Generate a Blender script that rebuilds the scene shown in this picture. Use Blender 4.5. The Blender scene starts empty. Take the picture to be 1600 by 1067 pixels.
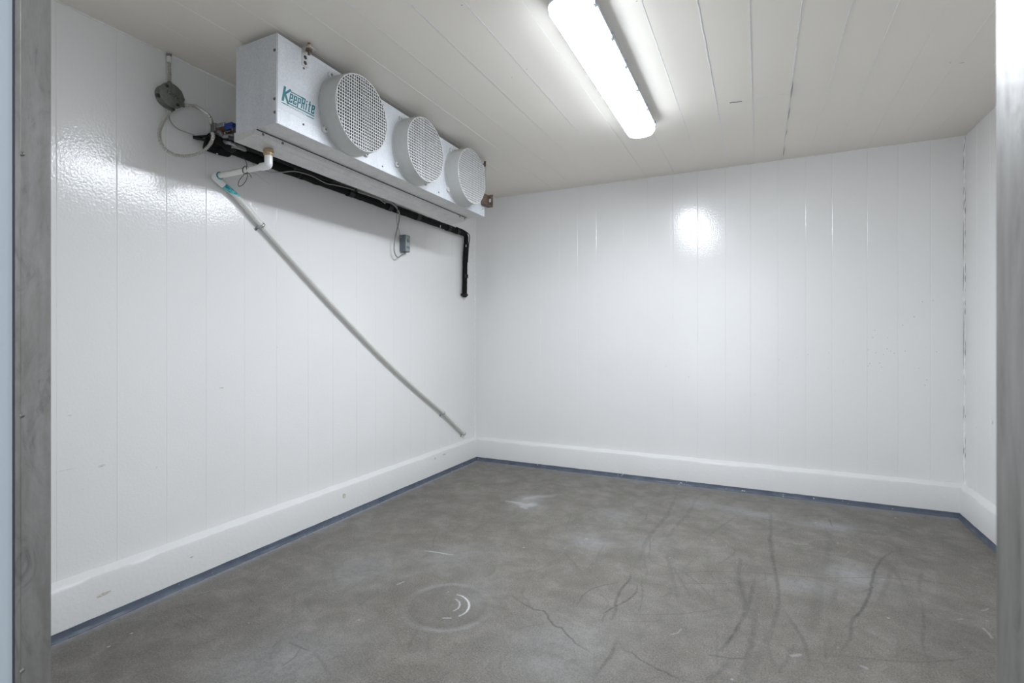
import bpy, math, random
import numpy as np
from mathutils import Vector

scene = bpy.context.scene
col = scene.collection
random.seed(7)
rng = np.random.default_rng(7)

# ------------------------------------------------------------------ camera
FPX, CX, CY = 801.0, 800.0, 527.0          # focal length and principal point in pixels of the 1600x1067 frame
TH = math.atan2(387, 801)                  # yaw to the left of the room's depth axis (+Y)
FW = np.array([-math.sin(TH), math.cos(TH), 0.0])
RT = np.array([math.cos(TH), math.sin(TH), 0.0])
UP = np.array([0.0, 0.0, 1.0])
ROOM_W, ROOM_D, ROOM_H = 3.55, 3.705, 2.40
CAM = np.array([2.386, -4.145, 1.132])
cd = bpy.data.cameras.new('camera')
cam = bpy.data.objects.new('camera', cd); col.objects.link(cam)
cam.location = CAM; cam.rotation_euler = (math.pi / 2, 0, TH)
cd.sensor_width = 36; cd.lens = FPX / 1600 * 36
cd.shift_y = (CY - 533.5) / 1600
cd.clip_start = 0.01
cd.dof.use_dof = True; cd.dof.focus_distance = 3.2; cd.dof.aperture_fstop = 9
scene.camera = cam

def on(px, py, ax, val):
    """point where the ray through a photo pixel meets the plane axis=val"""
    r = FW + (px - CX) / FPX * RT - (py - CY) / FPX * UP
    t = (val - CAM[ax]) / r[ax]
    return CAM + t * r

# ------------------------------------------------------------------ world and exposure
w = bpy.data.worlds.new('world'); scene.world = w; w.use_nodes = True
bg = w.node_tree.nodes['Background']
bg.inputs[0].default_value = (0.84, 0.91, 1.0, 1); bg.inputs[1].default_value = 1.0
scene.view_settings.view_transform = 'Standard'
scene.view_settings.look = 'None'
scene.view_settings.gamma = 1
scene.view_settings.use_curve_mapping = False
scene.view_settings.exposure = 1.10
LAMP_STRENGTH = 41.0

# ------------------------------------------------------------------ materials
def mat(name):
    m = bpy.data.materials.new(name); m.use_nodes = True
    nt = m.node_tree
    return m, nt, nt.nodes['Principled BSDF']

def node(nt, typ, **kw):
    n = nt.nodes.new(typ)
    for k, v in kw.items():
        if k.startswith('i_'):
            n.inputs[k[2:].replace('_', ' ')].default_value = v
        else:
            setattr(n, k, v)
    return n

def noise(nt, scale, detail=4, rough=.55, coord='Object', dist=0, stretch=None):
    tc = nt.nodes.new('ShaderNodeTexCoord')
    n = nt.nodes.new('ShaderNodeTexNoise')
    n.inputs['Scale'].default_value = scale; n.inputs['Detail'].default_value = detail
    n.inputs['Roughness'].default_value = rough; n.inputs['Distortion'].default_value = dist
    src = nt.nodes.new('ShaderNodeNewGeometry').outputs['Position'] if coord == 'Geo' else tc.outputs[coord]
    if stretch:
        mp = nt.nodes.new('ShaderNodeMapping'); mp.inputs['Scale'].default_value = stretch
        nt.links.new(src, mp.inputs['Vector']); src = mp.outputs['Vector']
    nt.links.new(src, n.inputs['Vector'])
    return n.outputs['Fac']

def ramp(nt, fac, stops):
    r = nt.nodes.new('ShaderNodeValToRGB')
    el = r.color_ramp.elements
    while len(el) < len(stops): el.new(.5)
    for e, (p, c) in zip(el, stops):
        e.position = p; e.color = (c, c, c, 1) if isinstance(c, (int, float)) else (*c, 1)
    nt.links.new(fac, r.inputs['Fac'])
    return r.outputs['Color']

def mix(nt, fac, a, b, mode='MIX'):
    m = nt.nodes.new('ShaderNodeMix'); m.data_type = 'RGBA'; m.blend_type = mode
    for sock, v in ((m.inputs[0], fac), (m.inputs[6], a), (m.inputs[7], b)):
        if isinstance(v, (int, float)): sock.default_value = v
        elif isinstance(v, tuple): sock.default_value = (*v, 1)
        else: nt.links.new(v, sock)
    return m.outputs[2]

def bump(nt, b, fac, strength, dist=.002, prev=None):
    n = nt.nodes.new('ShaderNodeBump'); n.inputs['Strength'].default_value = strength
    n.inputs['Distance'].default_value = dist
    nt.links.new(fac, n.inputs['Height'])
    if prev: nt.links.new(prev, n.inputs['Normal'])
    nt.links.new(n.outputs['Normal'], b.inputs['Normal'])
    return n.outputs['Normal']

def plain(name, c, rough=.5, metal=0, var=.08, scale=40, bmp=0, spec=.5):
    m, nt, b = mat(name)
    n = noise(nt, scale, 5, coord='Geo')
    lo = tuple(max(0, x * (1 - var)) for x in c); hi = tuple(min(1, x * (1 + var)) for x in c)
    nt.links.new(ramp(nt, n, [(.3, lo), (.7, hi)]), b.inputs['Base Color'])
    b.inputs['Roughness'].default_value = rough; b.inputs['Metallic'].default_value = metal
    b.inputs['Specular IOR Level'].default_value = spec
    if bmp: bump(nt, b, n, bmp)
    return m

def white_paint(name, c, rough, peel, peel_scale=120, spec=.5):
    """gloss paint over metal panels: faint blotches and an orange-peel relief"""
    m, nt, b = mat(name)
    blot = noise(nt, 1.7, 3, coord='Geo')
    base = ramp(nt, blot, [(.3, tuple(x * .975 for x in c)), (.7, c)])
    nt.links.new(base, b.inputs['Base Color'])
    b.inputs['Roughness'].default_value = rough
    b.inputs['Specular IOR Level'].default_value = spec
    p = noise(nt, peel_scale, 2, .5, coord='Geo')
    n1 = bump(nt, b, p, peel, .0012)
    big = noise(nt, 9, 2, .5, coord='Geo')
    bump(nt, b, big, .10, .004, n1)
    return m

M = {}
M['wall'] = white_paint('wall_paint', (.84, .832, .82), .155, .55, 100, .5)
M['ceiling'] = white_paint('ceiling_paint', (.87, .825, .755), .42, .15)
M['curb'] = white_paint('curb_paint', (.775, .772, .76), .42, .9, 55)
M['backing'] = plain('panel_backing', (.60, .60, .58), .6)
M['seam'] = plain('caulk', (.86, .85, .83), .4)
M['crack'] = plain('crack_dirt', (.22, .21, .19), .8)
M['door_paint'] = white_paint('door_paint', (.40, .445, .475), .4, .25)
M['rubber'] = plain('rubber', (.03, .033, .04), .7)
M['black_foam'] = plain('black_foam', (.006, .006, .0065), .75, var=.3, scale=90, bmp=.5, spec=.2)
M['black_tape'] = plain('black_tape', (.010, .010, .011), .45, var=.3, scale=60, spec=.3)
M['pvc'] = plain('pvc', (.79, .785, .745), .32, var=.02)
M['pvc_white'] = plain('pvc_fitting', (.83, .83, .83), .25, var=.02)
M['primer'] = plain('primer_stain', (.10, .50, .56), .4, var=.5, scale=60)
M['primer_dark'] = plain('primer_dark', (.02, .26, .30), .4, var=.2)
M['brass'] = plain('brass', (.50, .38, .24), .45, .5, var=.25, scale=200)
M['zinc'] = plain('zinc', (.55, .56, .58), .38, .8)
M['guard'] = plain('guard_plastic', (.52, .525, .51), .45, var=.03)
M['grille'] = plain('grille_plastic', (.62, .62, .61), .45, var=.02)
M['dark'] = plain('dark_metal', (.035, .035, .038), .5)
M['motor'] = plain('motor_grey', (.05, .05, .055), .5)
M['blade'] = plain('fan_blade', (.07, .07, .075), .45, .3)
M['rust'] = plain('rusty_steel', (.17, .125, .095), .65, .4, var=.45, scale=120)
M['screw'] = plain('screw_head', (.20, .19, .18), .45, .7, var=.2)
M['fin'] = plain('coil_fin', (.45, .45, .45), .4, .8)
M['jbox'] = plain('cast_grey', (.19, .195, .18), .5, .35, var=.18, scale=70)
M['ink'] = plain('marker_ink', (.045, .045, .042), .6)
M['conduit'] = plain('conduit_steel', (.56, .55, .52), .35, .75, var=.15, scale=120)
M['white_coat'] = plain('painted_conduit', (.70, .69, .66), .4)
M['blue'] = plain('blue_coil', (.012, .045, .22), .35, var=.25)
M['copper'] = plain('copper', (.40, .20, .11), .4, .8, var=.3)
M['tin'] = plain('valve_tin', (.40, .41, .43), .35, .7)
M['ctrl'] = plain('control_grey', (.16, .19, .215), .45, var=.08)
M['ctrl_face'] = plain('control_face', (.33, .38, .38), .4, .3, var=.2, scale=150)
M['cable'] = plain('cable_grey', (.34, .33, .32), .5)
M['cable_dark'] = plain('cable_dark', (.07, .065, .06), .5)
M['green'] = plain('logo_green', (.0, .16, .19), .4, var=.03)
M['sticker'] = plain('sticker_film', (.60, .62, .65), .35, .15, var=.03)
M['lamp_house'] = plain('lamp_housing', (.72, .75, .80), .4, var=.02)
M['clip'] = plain('lamp_clip', (.42, .47, .54), .35, var=.05)

# galvanised sheet with spangle
def galvanised(name, c, rough, metal):
    m, nt, b = mat(name)
    tc = nt.nodes.new('ShaderNodeNewGeometry')
    v = nt.nodes.new('ShaderNodeTexVoronoi'); v.inputs['Scale'].default_value = 230
    nt.links.new(tc.outputs['Position'], v.inputs['Vector'])
    sep = nt.nodes.new('ShaderNodeSeparateColor'); nt.links.new(v.outputs['Color'], sep.inputs[0])
    sp = ramp(nt, sep.outputs[0], [(0, tuple(x * .88 for x in c)), (1, tuple(min(1, x * 1.06) for x in c))])
    st = noise(nt, 14, 5, coord='Geo', stretch=(1, 1, .35))
    cc = mix(nt, .22, sp, ramp(nt, st, [(.35, tuple(x * .62 for x in c)), (.6, c)]))
    nt.links.new(cc, b.inputs['Base Color'])
    b.inputs['Metallic'].default_value = metal
    rr = ramp(nt, sep.outputs[1], [(0, rough - .06), (1, rough + .08)])
    nt.links.new(rr, b.inputs['Roughness'])
    return m
M['galv'] = galvanised('galvanised_sheet', (.66, .68, .71), .42, .15)
M['galv_pan'] = galvanised('drain_pan_sheet', (.62, .615, .60), .45, .15)

# worn stainless door trim
m, nt, b = mat('worn_steel'); M['steel'] = m
s1 = noise(nt, 9, 8, .72, coord='Geo', stretch=(3, 3, 1.0), dist=1.4)
s2 = noise(nt, 60, 4, .6, coord='Geo', stretch=(1, 1, .15))
c1 = ramp(nt, s1, [(.30, (.11, .102, .092)), (.42, (.23, .215, .196)), (.62, (.29, .275, .252)), (.75, (.20, .17, .14))])
c2 = mix(nt, .35, c1, ramp(nt, s2, [(.3, (.20, .20, .20)), (.7, (.46, .46, .46))]))
nt.links.new(c2, b.inputs['Base Color'])
b.inputs['Metallic'].default_value = .75
nt.links.new(ramp(nt, s1, [(.3, .55), (.7, .38)]), b.inputs['Roughness'])
bump(nt, b, s1, .15, .003)

# blue floor-edge paint with white chips
m, nt, b = mat('blue_edge_paint'); M['edge'] = m
ch = noise(nt, 26, 3, .6, coord='Geo', dist=.6)
tone = ramp(nt, noise(nt, 12, 5, coord='Geo'), [(.3, (.07, .085, .12)), (.7, (.115, .138, .18))])
cm = ramp(nt, ch, [(.69, 0), (.70, 1)])
nt.links.new(mix(nt, cm, tone, (.72, .72, .70)), b.inputs['Base Color'])
b.inputs['Roughness'].default_value = .5
bump(nt, b, ch, .3, .002)

# bare concrete with scuffs, dust and stains stored as attributes of the slab
m, nt, b = mat('concrete'); M['concrete'] = m
big = noise(nt, 1.25, 6, .6, coord='Geo', dist=.5)
mid = noise(nt, 7, 9, .72, coord='Geo', dist=.3)
fine = noise(nt, 160, 4, .7, coord='Geo')
spk = noise(nt, 75, 2, .5, coord='Geo')
base = ramp(nt, big, [(.34, (.105, .093, .076)), (.5, (.160, .145, .122)), (.66, (.23, .214, .188))])
base = mix(nt, .58, base, ramp(nt, mid, [(.33, (.075, .066, .053)), (.5, (.160, .146, .123)), (.66, (.285, .268, .238))]))
base = mix(nt, .48, base, ramp(nt, fine, [(.34, (.05, .046, .041)), (.66, (.29, .275, .252))]))
base = mix(nt, ramp(nt, spk, [(.70, 0), (.76, .55)]), base, (.36, .35, .33))
base = mix(nt, ramp(nt, spk, [(.24, .7), (.29, 0)]), base, (.075, .07, .065))
at = nt.nodes.new('ShaderNodeAttribute'); at.attribute_name = 'marks'
sp = nt.nodes.new('ShaderNodeSeparateColor'); nt.links.new(at.outputs['Color'], sp.inputs[0])
brk = ramp(nt, noise(nt, 38, 4, .65, coord='Geo'), [(.34, .45), (.58, 1)])
def mul(a, bb):
    n = nt.nodes.new('ShaderNodeMath'); n.operation = 'MULTIPLY'
    nt.links.new(a, n.inputs[0]); nt.links.new(bb, n.inputs[1]); return n.outputs[0]
base = mix(nt, mul(sp.outputs[2], brk), base, (.34, .345, .355))      # bluish dust and paint haze
base = mix(nt, mul(sp.outputs[0], brk), base, (.055, .052, .048))     # rubber scuffs and cracks
base = mix(nt, sp.outputs[1], base, (.66, .66, .66))                  # white scrapes
nt.links.new(base, b.inputs['Base Color'])
nt.links.new(ramp(nt, mid, [(.3, .62), (.7, .46)]), b.inputs['Roughness'])
b.inputs['Specular IOR Level'].default_value = .35
bump(nt, b, fine, .16, .002)

# lit diffuser
m, nt, b = mat('lit_diffuser'); M['diffuser'] = m
b.inputs['Base Color'].default_value = (.9, .9, .9, 1)
b.inputs['Emission Color'].default_value = (.865, .925, 1.0, 1)
b.inputs['Emission Strength'].default_value = LAMP_STRENGTH

m2 = m.copy(); m2.name = 'lit_diffuser_flank'; M['flank'] = m2      # the frosted flanks pass less of the LED strip's light
m2.node_tree.nodes['Principled BSDF'].inputs['Emission Strength'].default_value = LAMP_STRENGTH * .23

# ------------------------------------------------------------------ mesh helpers
class MB:
    def __init__(s): s.v = []; s.f = []
    def add(s, vs, fs):
        o = len(s.v); s.v += [tuple(map(float, p)) for p in vs]; s.f += [tuple(i + o for i in f) for f in fs]; return s
    def box(s, lo, hi, c=0):
        (a, b_, c_), (d, e, f_) = lo, hi
        if c <= 0:
            vs = [(x, y, z) for z in (c_, f_) for y in (b_, e) for x in (a, d)]
            return s.add(vs, [(0, 2, 3, 1), (4, 5, 7, 6), (0, 1, 5, 4), (2, 6, 7, 3), (0, 4, 6, 2), (1, 3, 7, 5)])
        # chamfered box, eight corners split in three
        vs = []; idx = {}
        lo3, hi3 = (a, b_, c_), (d, e, f_)
        for sx in (0, 1):
            for sy in (0, 1):
                for sz in (0, 1):
                    S = (sx, sy, sz)
                    for ax in range(3):
                        p = []
                        for k in range(3):
                            q = (lo3, hi3)[S[k]][k]
                            if k != ax: q += c if S[k] == 0 else -c
                            p.append(q)
                        idx[(S, ax)] = len(vs); vs.append(p)
        fs = []
        for ax in range(3):
            u, w_ = [k for k in range(3) if k != ax]
            for sd in (0, 1):
                q = []
                for (i, j) in ((0, 0), (1, 0), (1, 1), (0, 1)):
                    S = [0, 0, 0]; S[ax] = sd; S[u] = i; S[w_] = j
                    q.append(idx[(tuple(S), ax)])
                fs.append(tuple(q))
        for ax in range(3):                      # edges along axis ax
            u, w_ = [k for k in range(3) if k != ax]
            for i in (0, 1):
                for j in (0, 1):
                    A = [0, 0, 0]; B = [0, 0, 0]; B[ax] = 1
                    A[u] = B[u] = i; A[w_] = B[w_] = j
                    fs.append((idx[(tuple(A), u)], idx[(tuple(B), u)], idx[(tuple(B), w_)], idx[(tuple(A), w_)]))
        for sx in (0, 1):
            for sy in (0, 1):
                for sz in (0, 1):
                    fs.append(tuple(idx[((sx, sy, sz), k)] for k in range(3)))
        return s.add(vs, fs)
    def tube(s, pts, r, n=12, cap=True):
        pts = [np.array(p, float) for p in pts]; m_ = len(pts)
        rs = r if hasattr(r, '__len__') else [r] * m_
        tang = []
        for i in range(m_):
            t = pts[min(i + 1, m_ - 1)] - pts[max(i - 1, 0)]
            tang.append(t / (np.linalg.norm(t) + 1e-12))
        ref = np.array([0, 0, 1.]) if abs(tang[0][2]) < .9 else np.array([1., 0, 0])
        nrm = np.cross(tang[0], ref); nrm /= np.linalg.norm(nrm)
        vs = []; fs = []
        for i in range(m_):
            nrm = nrm - tang[i] * (nrm @ tang[i]); nrm /= np.linalg.norm(nrm)
            bn = np.cross(tang[i], nrm)
            for k in range(n):
                a = 2 * math.pi * k / n
                vs.append(pts[i] + rs[i] * (math.cos(a) * nrm + math.sin(a) * bn))
        for i in range(m_ - 1):
            for k in range(n):
                fs.append((i * n + k, i * n + (k + 1) % n, (i + 1) * n + (k + 1) % n, (i + 1) * n + k))
        if cap:
            fs.append(tuple(range(n))[::-1]); fs.append(tuple((m_ - 1) * n + k for k in range(n)))
        return s.add(vs, fs)
    def lathe(s, o, axis, prof, n=24, closed=False):
        """prof: list of (distance along axis, radius)"""
        o = np.array(o, float); ax = np.array(axis, float); ax /= np.linalg.norm(ax)
        ref = np.array([0, 0, 1.]) if abs(ax[2]) < .9 else np.array([1., 0, 0])
        u = np.cross(ax, ref); u /= np.linalg.norm(u); v = np.cross(ax, u)
        vs = []; fs = []; m_ = len(prof)
        for d, r in prof:
            for k in range(n):
                a = 2 * math.pi * k / n
                vs.append(o + ax * d + r * (math.cos(a) * u + math.sin(a) * v))
        for i in range(m_ if closed else m_ - 1):
            j = (i + 1) % m_
            for k in range(n):
                fs.append((i * n + k, i * n + (k + 1) % n, j * n + (k + 1) % n, j * n + k))
        if not closed:
            fs.append(tuple(range(n))[::-1]); fs.append(tuple((m_ - 1) * n + k for k in range(n)))
        return s.add(vs, fs)
    def prism(s, poly, vec):
        n = len(poly); v = np.array(vec, float)
        vs = [np.array(p, float) for p in poly]; vs += [p + v for p in vs[:n]]
        fs = [tuple(range(n))[::-1], tuple(range(n, 2 * n))]
        fs += [(i, (i + 1) % n, n + (i + 1) % n, n + i) for i in range(n)]
        return s.add(vs, fs)

ORIGIN = {}
def finish(me, smooth):
    import bmesh
    bm = bmesh.new(); bm.from_mesh(me)
    bmesh.ops.recalc_face_normals(bm, faces=bm.faces)
    bm.to_mesh(me); bm.free()
    if smooth:
        me.polygons.foreach_set('use_smooth', [True] * len(me.polygons))
        me.set_sharp_from_angle(angle=math.radians(smooth))

def build(name, mb, material, parent=None, smooth=0, origin=None):
    """link the collected shapes as one mesh; shapes are given in room coordinates (metres)"""
    if parent is not None: o0 = ORIGIN[parent.name]
    else: o0 = np.array(origin if origin is not None else (0, 0, 0), float)
    me = bpy.data.meshes.new(name)
    me.from_pydata([tuple(np.array(p) - o0) for p in mb.v], [], mb.f)
    finish(me, smooth)
    me.materials.append(M[material] if isinstance(material, str) else material)
    o = bpy.data.objects.new(name, me); col.objects.link(o)
    if parent is not None: o.parent = parent
    else: o.location = o0
    ORIGIN[o.name] = o0
    return o

def tag(o, label, cat, group=None, kind=None):
    o['label'] = label; o['category'] = cat
    if group: o['group'] = group
    if kind: o['kind'] = kind
    return o

def empty(name, loc, label, cat, group=None, kind=None):
    o = bpy.data.objects.new(name, None); col.objects.link(o); o.location = loc
    o.empty_display_size = .05
    ORIGIN[o.name] = np.array(loc, float)
    return tag(o, label, cat, group, kind)

def copy_part(src, parent, shift):
    c = src.copy(); col.objects.link(c); c.parent = parent
    c.location = Vector(src.location) + Vector(shift)
    return c

def spline(pts, step=.01):
    """Catmull-Rom through pts, evenly resampled"""
    P = [np.array(p, float) for p in pts]
    P = [2 * P[0] - P[1]] + P + [2 * P[-1] - P[-2]]
    out = []
    for i in range(1, len(P) - 2):
        p0, p1, p2, p3 = P[i - 1:i + 3]
        k = max(2, int(np.linalg.norm(p2 - p1) / step * 3))
        for t in np.linspace(0, 1, k, endpoint=False):
            out.append(.5 * (2 * p1 + (p2 - p0) * t + (2 * p0 - 5 * p1 + 4 * p2 - p3) * t * t + (3 * p1 - p0 - 3 * p2 + p3) * t ** 3))
    out.append(P[-2]); out = np.array(out)
    L = np.concatenate([[0], np.cumsum(np.linalg.norm(np.diff(out, axis=0), axis=1))])
    k = max(3, int(L[-1] / step))
    q = np.linspace(0, L[-1], k)
    return np.stack([np.interp(q, L, out[:, a]) for a in range(3)], 1)

# ------------------------------------------------------------------ floor
GX, GY = 850, 880
OUT = 2.2
xs = np.linspace(-.02, ROOM_W + .02, GX); ys = np.linspace(-ROOM_D, .02, GY)
ys = np.concatenate([np.linspace(-ROOM_D - OUT, -ROOM_D, 12)[:-1], ys]); GY = len(ys)
XX, YY = np.meshgrid(xs, ys)
dark = np.zeros_like(XX); white = np.zeros_like(XX); haze = np.zeros_like(XX)

def fpt(px, py): return on(px, py, 2, 0)[:2]

def stroke(arr, pts, width, val, zoom=None, jit=.0014, soft=.6):
    """paint a polyline (photo pixels put down on the slab) with a soft edge; width in metres"""
    if zoom: x0, y0, sc = zoom; pts = [(x / sc + x0, y / sc + y0) for x, y in pts]
    P = np.array([[*fpt(*p), 0] for p in pts])
    P = spline(P, .02)[:, :2] + rng.normal(0, jit, (max(3, len(spline(P, .02))), 2)) * np.array([1, 1])
    n = len(P)
    for i in range(n - 1):
        a, b_ = P[i], P[i + 1]
        fade = min(1, 2.2 * min(i + 1, n - 1 - i) / n + .35)
        r = width * 1.6
        ix = slice(max(0, np.searchsorted(xs, min(a[0], b_[0]) - r)), np.searchsorted(xs, max(a[0], b_[0]) + r))
        iy = slice(max(0, np.searchsorted(ys, min(a[1], b_[1]) - r)), np.searchsorted(ys, max(a[1], b_[1]) + r))
        if ix.start >= ix.stop or iy.start >= iy.stop: continue
        X = XX[iy, ix]; Y = YY[iy, ix]; d = b_ - a; L2 = d @ d + 1e-12
        t = np.clip(((X - a[0]) * d[0] + (Y - a[1]) * d[1]) / L2, 0, 1)
        D = np.hypot(X - a[0] - t * d[0], Y - a[1] - t * d[1])
        arr[iy, ix] = np.maximum(arr[iy, ix], (val * (1.3 if arr is dark else 1)) * fade * np.clip((width - D) / (width * soft), 0, 1))

def blob(arr, px, py, rx, ry, val, ang=0, zoom=None):
    """soft patch; radii in metres along the room axes turned by ang degrees"""
    if zoom: x0, y0, sc = zoom; px, py = px / sc + x0, py / sc + y0
    c = fpt(px, py); a = math.radians(ang)
    U = (XX - c[0]) * math.cos(a) + (YY - c[1]) * math.sin(a); V = -(XX - c[0]) * math.sin(a) + (YY - c[1]) * math.cos(a)
    wob = 1 + .25 * np.sin(9 * np.arctan2(V, U) + 1.3) * np.sin(4 * np.arctan2(V, U))
    arr[:] = np.maximum(arr, val * np.exp(-((U / rx) ** 2 + (V / ry) ** 2) * wob))

Z5 = (900, 700, 2.9075); Z6 = (1200, 700, 2.9075); Z2 = (800, 600, 2.0); Z1 = (600, 850, 7.115); Z7 = (80, 850, 4.0)
for pts, wd, v in (
    ([(250, 565), (245, 595), (215, 630), (185, 690), (180, 740), (160, 780)], .008, .55),
    ([(275, 620), (275, 650), (240, 685), (180, 720), (135, 745), (120, 785)], .006, .55),
    ([(885, 290), (885, 380), (885, 440), (900, 530), (915, 620), (920, 700), (905, 780), (880, 850), (850, 910)], .012, .42),
    ([(880, 400), (885, 440), (890, 470)], .016, .45),
    ([(750, 490), (740, 560), (745, 620), (770, 700), (760, 760), (720, 840), (660, 915)], .012, .45),
    ([(760, 760), (720, 840), (660, 915)], .008, .55),
    ([(810, 600), (790, 690), (770, 750), (740, 800)], .014, .42),
    ([(735, 540), (745, 620), (760, 680), (780, 730), (790, 790)], .03, .28),
    ([(820, 720), (800, 850), (780, 960), (750, 1050)], .016, .38),
    ([(460, 205), (420, 290), (380, 345), (320, 420), (290, 500), (255, 540)], .016, .26),
    ([(545, 225), (520, 280), (420, 400), (375, 470)], .016, .22),
    ([(410, 470), (440, 590), (470, 710)], .014, .24),
    ([(380, 575), (500, 565), (650, 560), (800, 565), (900, 572), (1000, 580), (1163, 592)], .0045, .5),
    ([(480, 615), (620, 615), (760, 610), (850, 600), (865, 570)], .0045, .42),
    ([(230, 755), (400, 755), (560, 745), (730, 710)], .0045, .42),
    ([(200, 785), (330, 788), (430, 778)], .0045, .3),
    ([(330, 490), (350, 520), (410, 540), (480, 560), (560, 620), (640, 710), (690, 755)], .0055, .36),
    ([(420, 500), (500, 640), (570, 740)], .006, .28),
    ([(190, 860), (165, 930), (110, 1000), (80, 1040)], .009, .42),
    ([(605, 940), (690, 952), (760, 958)], .0055, .5),
    ([(640, 760), (640, 920), (640, 1060)], .006, .22),
    ([(945, 740), (990, 800), (1040, 880), (1055, 950)], .008, .36),
    ([(0, 720), (40, 660), (100, 630), (190, 612)], .0055, .42),
    ([(290, 485), (330, 488), (335, 420), (325, 380)], .005, .36),
    ([(290, 325), (315, 325), (322, 300)], .005, .4), ([(390, 320), (410, 322), (425, 300)], .005, .36),
    ([(640, 395), (690, 440), (725, 465), (690, 500), (640, 530)], .006, .34),
    ([(630, 620), (625, 690), (660, 750)], .005, .3),
    ([(300, 590), (300, 680), (285, 760)], .006, .3),
    ([(860, 820), (870, 900), (910, 1000)], .012, .25),
    ([(700, 960), (660, 1010), (590, 1060)], .014, .3),
    ([(850, 900), (810, 980), (770, 1060)], .02, .22),
): stroke(dark, pts, wd, v, Z5)
for pts, wd, v in (
    ([(602, 452), (602, 470), (570, 470), (520, 500), (490, 545), (475, 590), (465, 650), (430, 730), (385, 780), (375, 860), (335, 930)], .009, .55),
    ([(590, 510), (560, 560), (530, 640), (500, 720)], .014, .24),
    ([(700, 690), (710, 800), (700, 870), (720, 950)], .009, .4),
    ([(240, 560), (225, 660), (215, 760), (190, 830)], .03, .22),
    ([(310, 640), (300, 700)], .014, .22), ([(275, 390), (270, 480), (255, 560)], .018, .18),
    ([(0, 570), (150, 585), (330, 590), (470, 588), (620, 597), (760, 608), (900, 640), (1030, 715)], .0045, .42),
    ([(330, 940), (500, 960), (720, 972), (900, 955), (1050, 930)], .005, .38),
    ([(800, 840), (850, 910)], .008, .35), ([(740, 740), (760, 790)], .01, .25),
    ([(70, 740), (150, 860), (185, 960), (190, 990)], .008, .34),
    ([(280, 320), (290, 355)], .006, .5), ([(260, 880), (265, 960)], .008, .25),
    ([(280, 780), (270, 880)], .008, .2), ([(600, 480), (700, 510), (800, 600)], .008, .18),
    ([(550, 760), (620, 770), (680, 785)], .01, .22), ([(760, 840), (830, 830), (900, 800)], .008, .2),
): stroke(dark, pts, wd, v, Z6)
# hairline cracks
stroke(dark, [(0, 660), (60, 700), (100, 708), (120, 740), (160, 770), (180, 790), (200, 810), (240, 835)], .0042, .8, Z2, .003)
stroke(dark, [(350, 830), (420, 870), (500, 910), (560, 934)], .0042, .65, Z2, .003)
for pts in ([(820, 400), (900, 450), (960, 475)], [(780, 495), (860, 535)], [(780, 400), (860, 380), (910, 372)], [(930, 318), (990, 300)],
            [(1200, 310), (1260, 365)], [(1490, 615), (1600, 665)], [(1380, 645), (1430, 600)], [(1450, 760), (1530, 700), (1560, 650)], [(960, 620), (1030, 590)]):
    stroke(dark, pts, .004, .5, Z7)
stroke(dark, [(1300, 260), (1300, 420), (1295, 560)], .006, .25, Z7)
# random faint drag marks over the slab
for k in range(85):
    px = rng.uniform(420, 1520); py = rng.uniform(800, 1050); a = rng.normal(1.9, .55); L = rng.uniform(20, 90)
    stroke(dark, [(px, py), (px + L * .5 * math.cos(a) + rng.normal(0, 6), py + L * .35 * math.sin(a)), (px + L * math.cos(a), py + L * .6 * math.sin(a))], rng.uniform(.003, .012), rng.uniform(.10, .26))
# dark worn areas
for px, py, rx, ry, v in ((180, 1030, .28, .34, .34), (330, 960, .16, .3, .24), (1480, 860, .22, .35, .22), (1500, 990, .2, .3, .3), (1250, 780, .4, .18, .12),
                          (1140, 950, .18, .4, .14), (1400, 830, .25, .25, .16), (640, 790, .18, .3, .16), (420, 1000, .12, .12, .2)):
    blob(dark, px, py, rx, ry, v, rng.uniform(-30, 30))
# dust and bluish paint haze
for px, py, rx, ry, v in ((825, 783, .10, .16, .55), (1165, 800, .22, .07, .50), (1300, 822, .16, .08, .55), (1335, 900, .12, .14, .50), (1090, 785, .14, .09, .40),
                          (920, 845, .12, .12, .45), (960, 805, .12, .1, .35), (1260, 915, .16, .08, .35), (560, 890, .18, .2, .32), (450, 1030, .2, .2, .40),
                          (380, 1045, .14, .12, .35), (880, 1000, .22, .16, .30), (1010, 850, .1, .1, .25), (700, 870, .2, .12, .25), (860, 1040, .2, .1, .3), (740, 930, .10, .16, .25)):
    blob(haze, px, py, rx, ry, v, rng.uniform(-40, 40))
haze[:] = np.maximum(haze, .95 * np.exp(-np.maximum(XX - .055, 0) / .022) * (XX < .6))
haze[:] = np.maximum(haze, .7 * np.exp(-np.maximum(-.05 - YY, 0) / .05) * (YY > -.8))
# old drum ring
rc = fpt(700, 946); rr = np.hypot(XX - rc[0], YY - rc[1]); ra = np.arctan2(YY - rc[1], XX - rc[0])
haze[:] = np.maximum(haze, (.22 + .2 * np.sin(2 * ra + 3.6)) * np.exp(-((rr - .185) / .013) ** 2))
dark[:] = np.maximum(dark, .16 * (rr < .165) + .12 * np.exp(-((rr - .16) / .02) ** 2))
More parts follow.
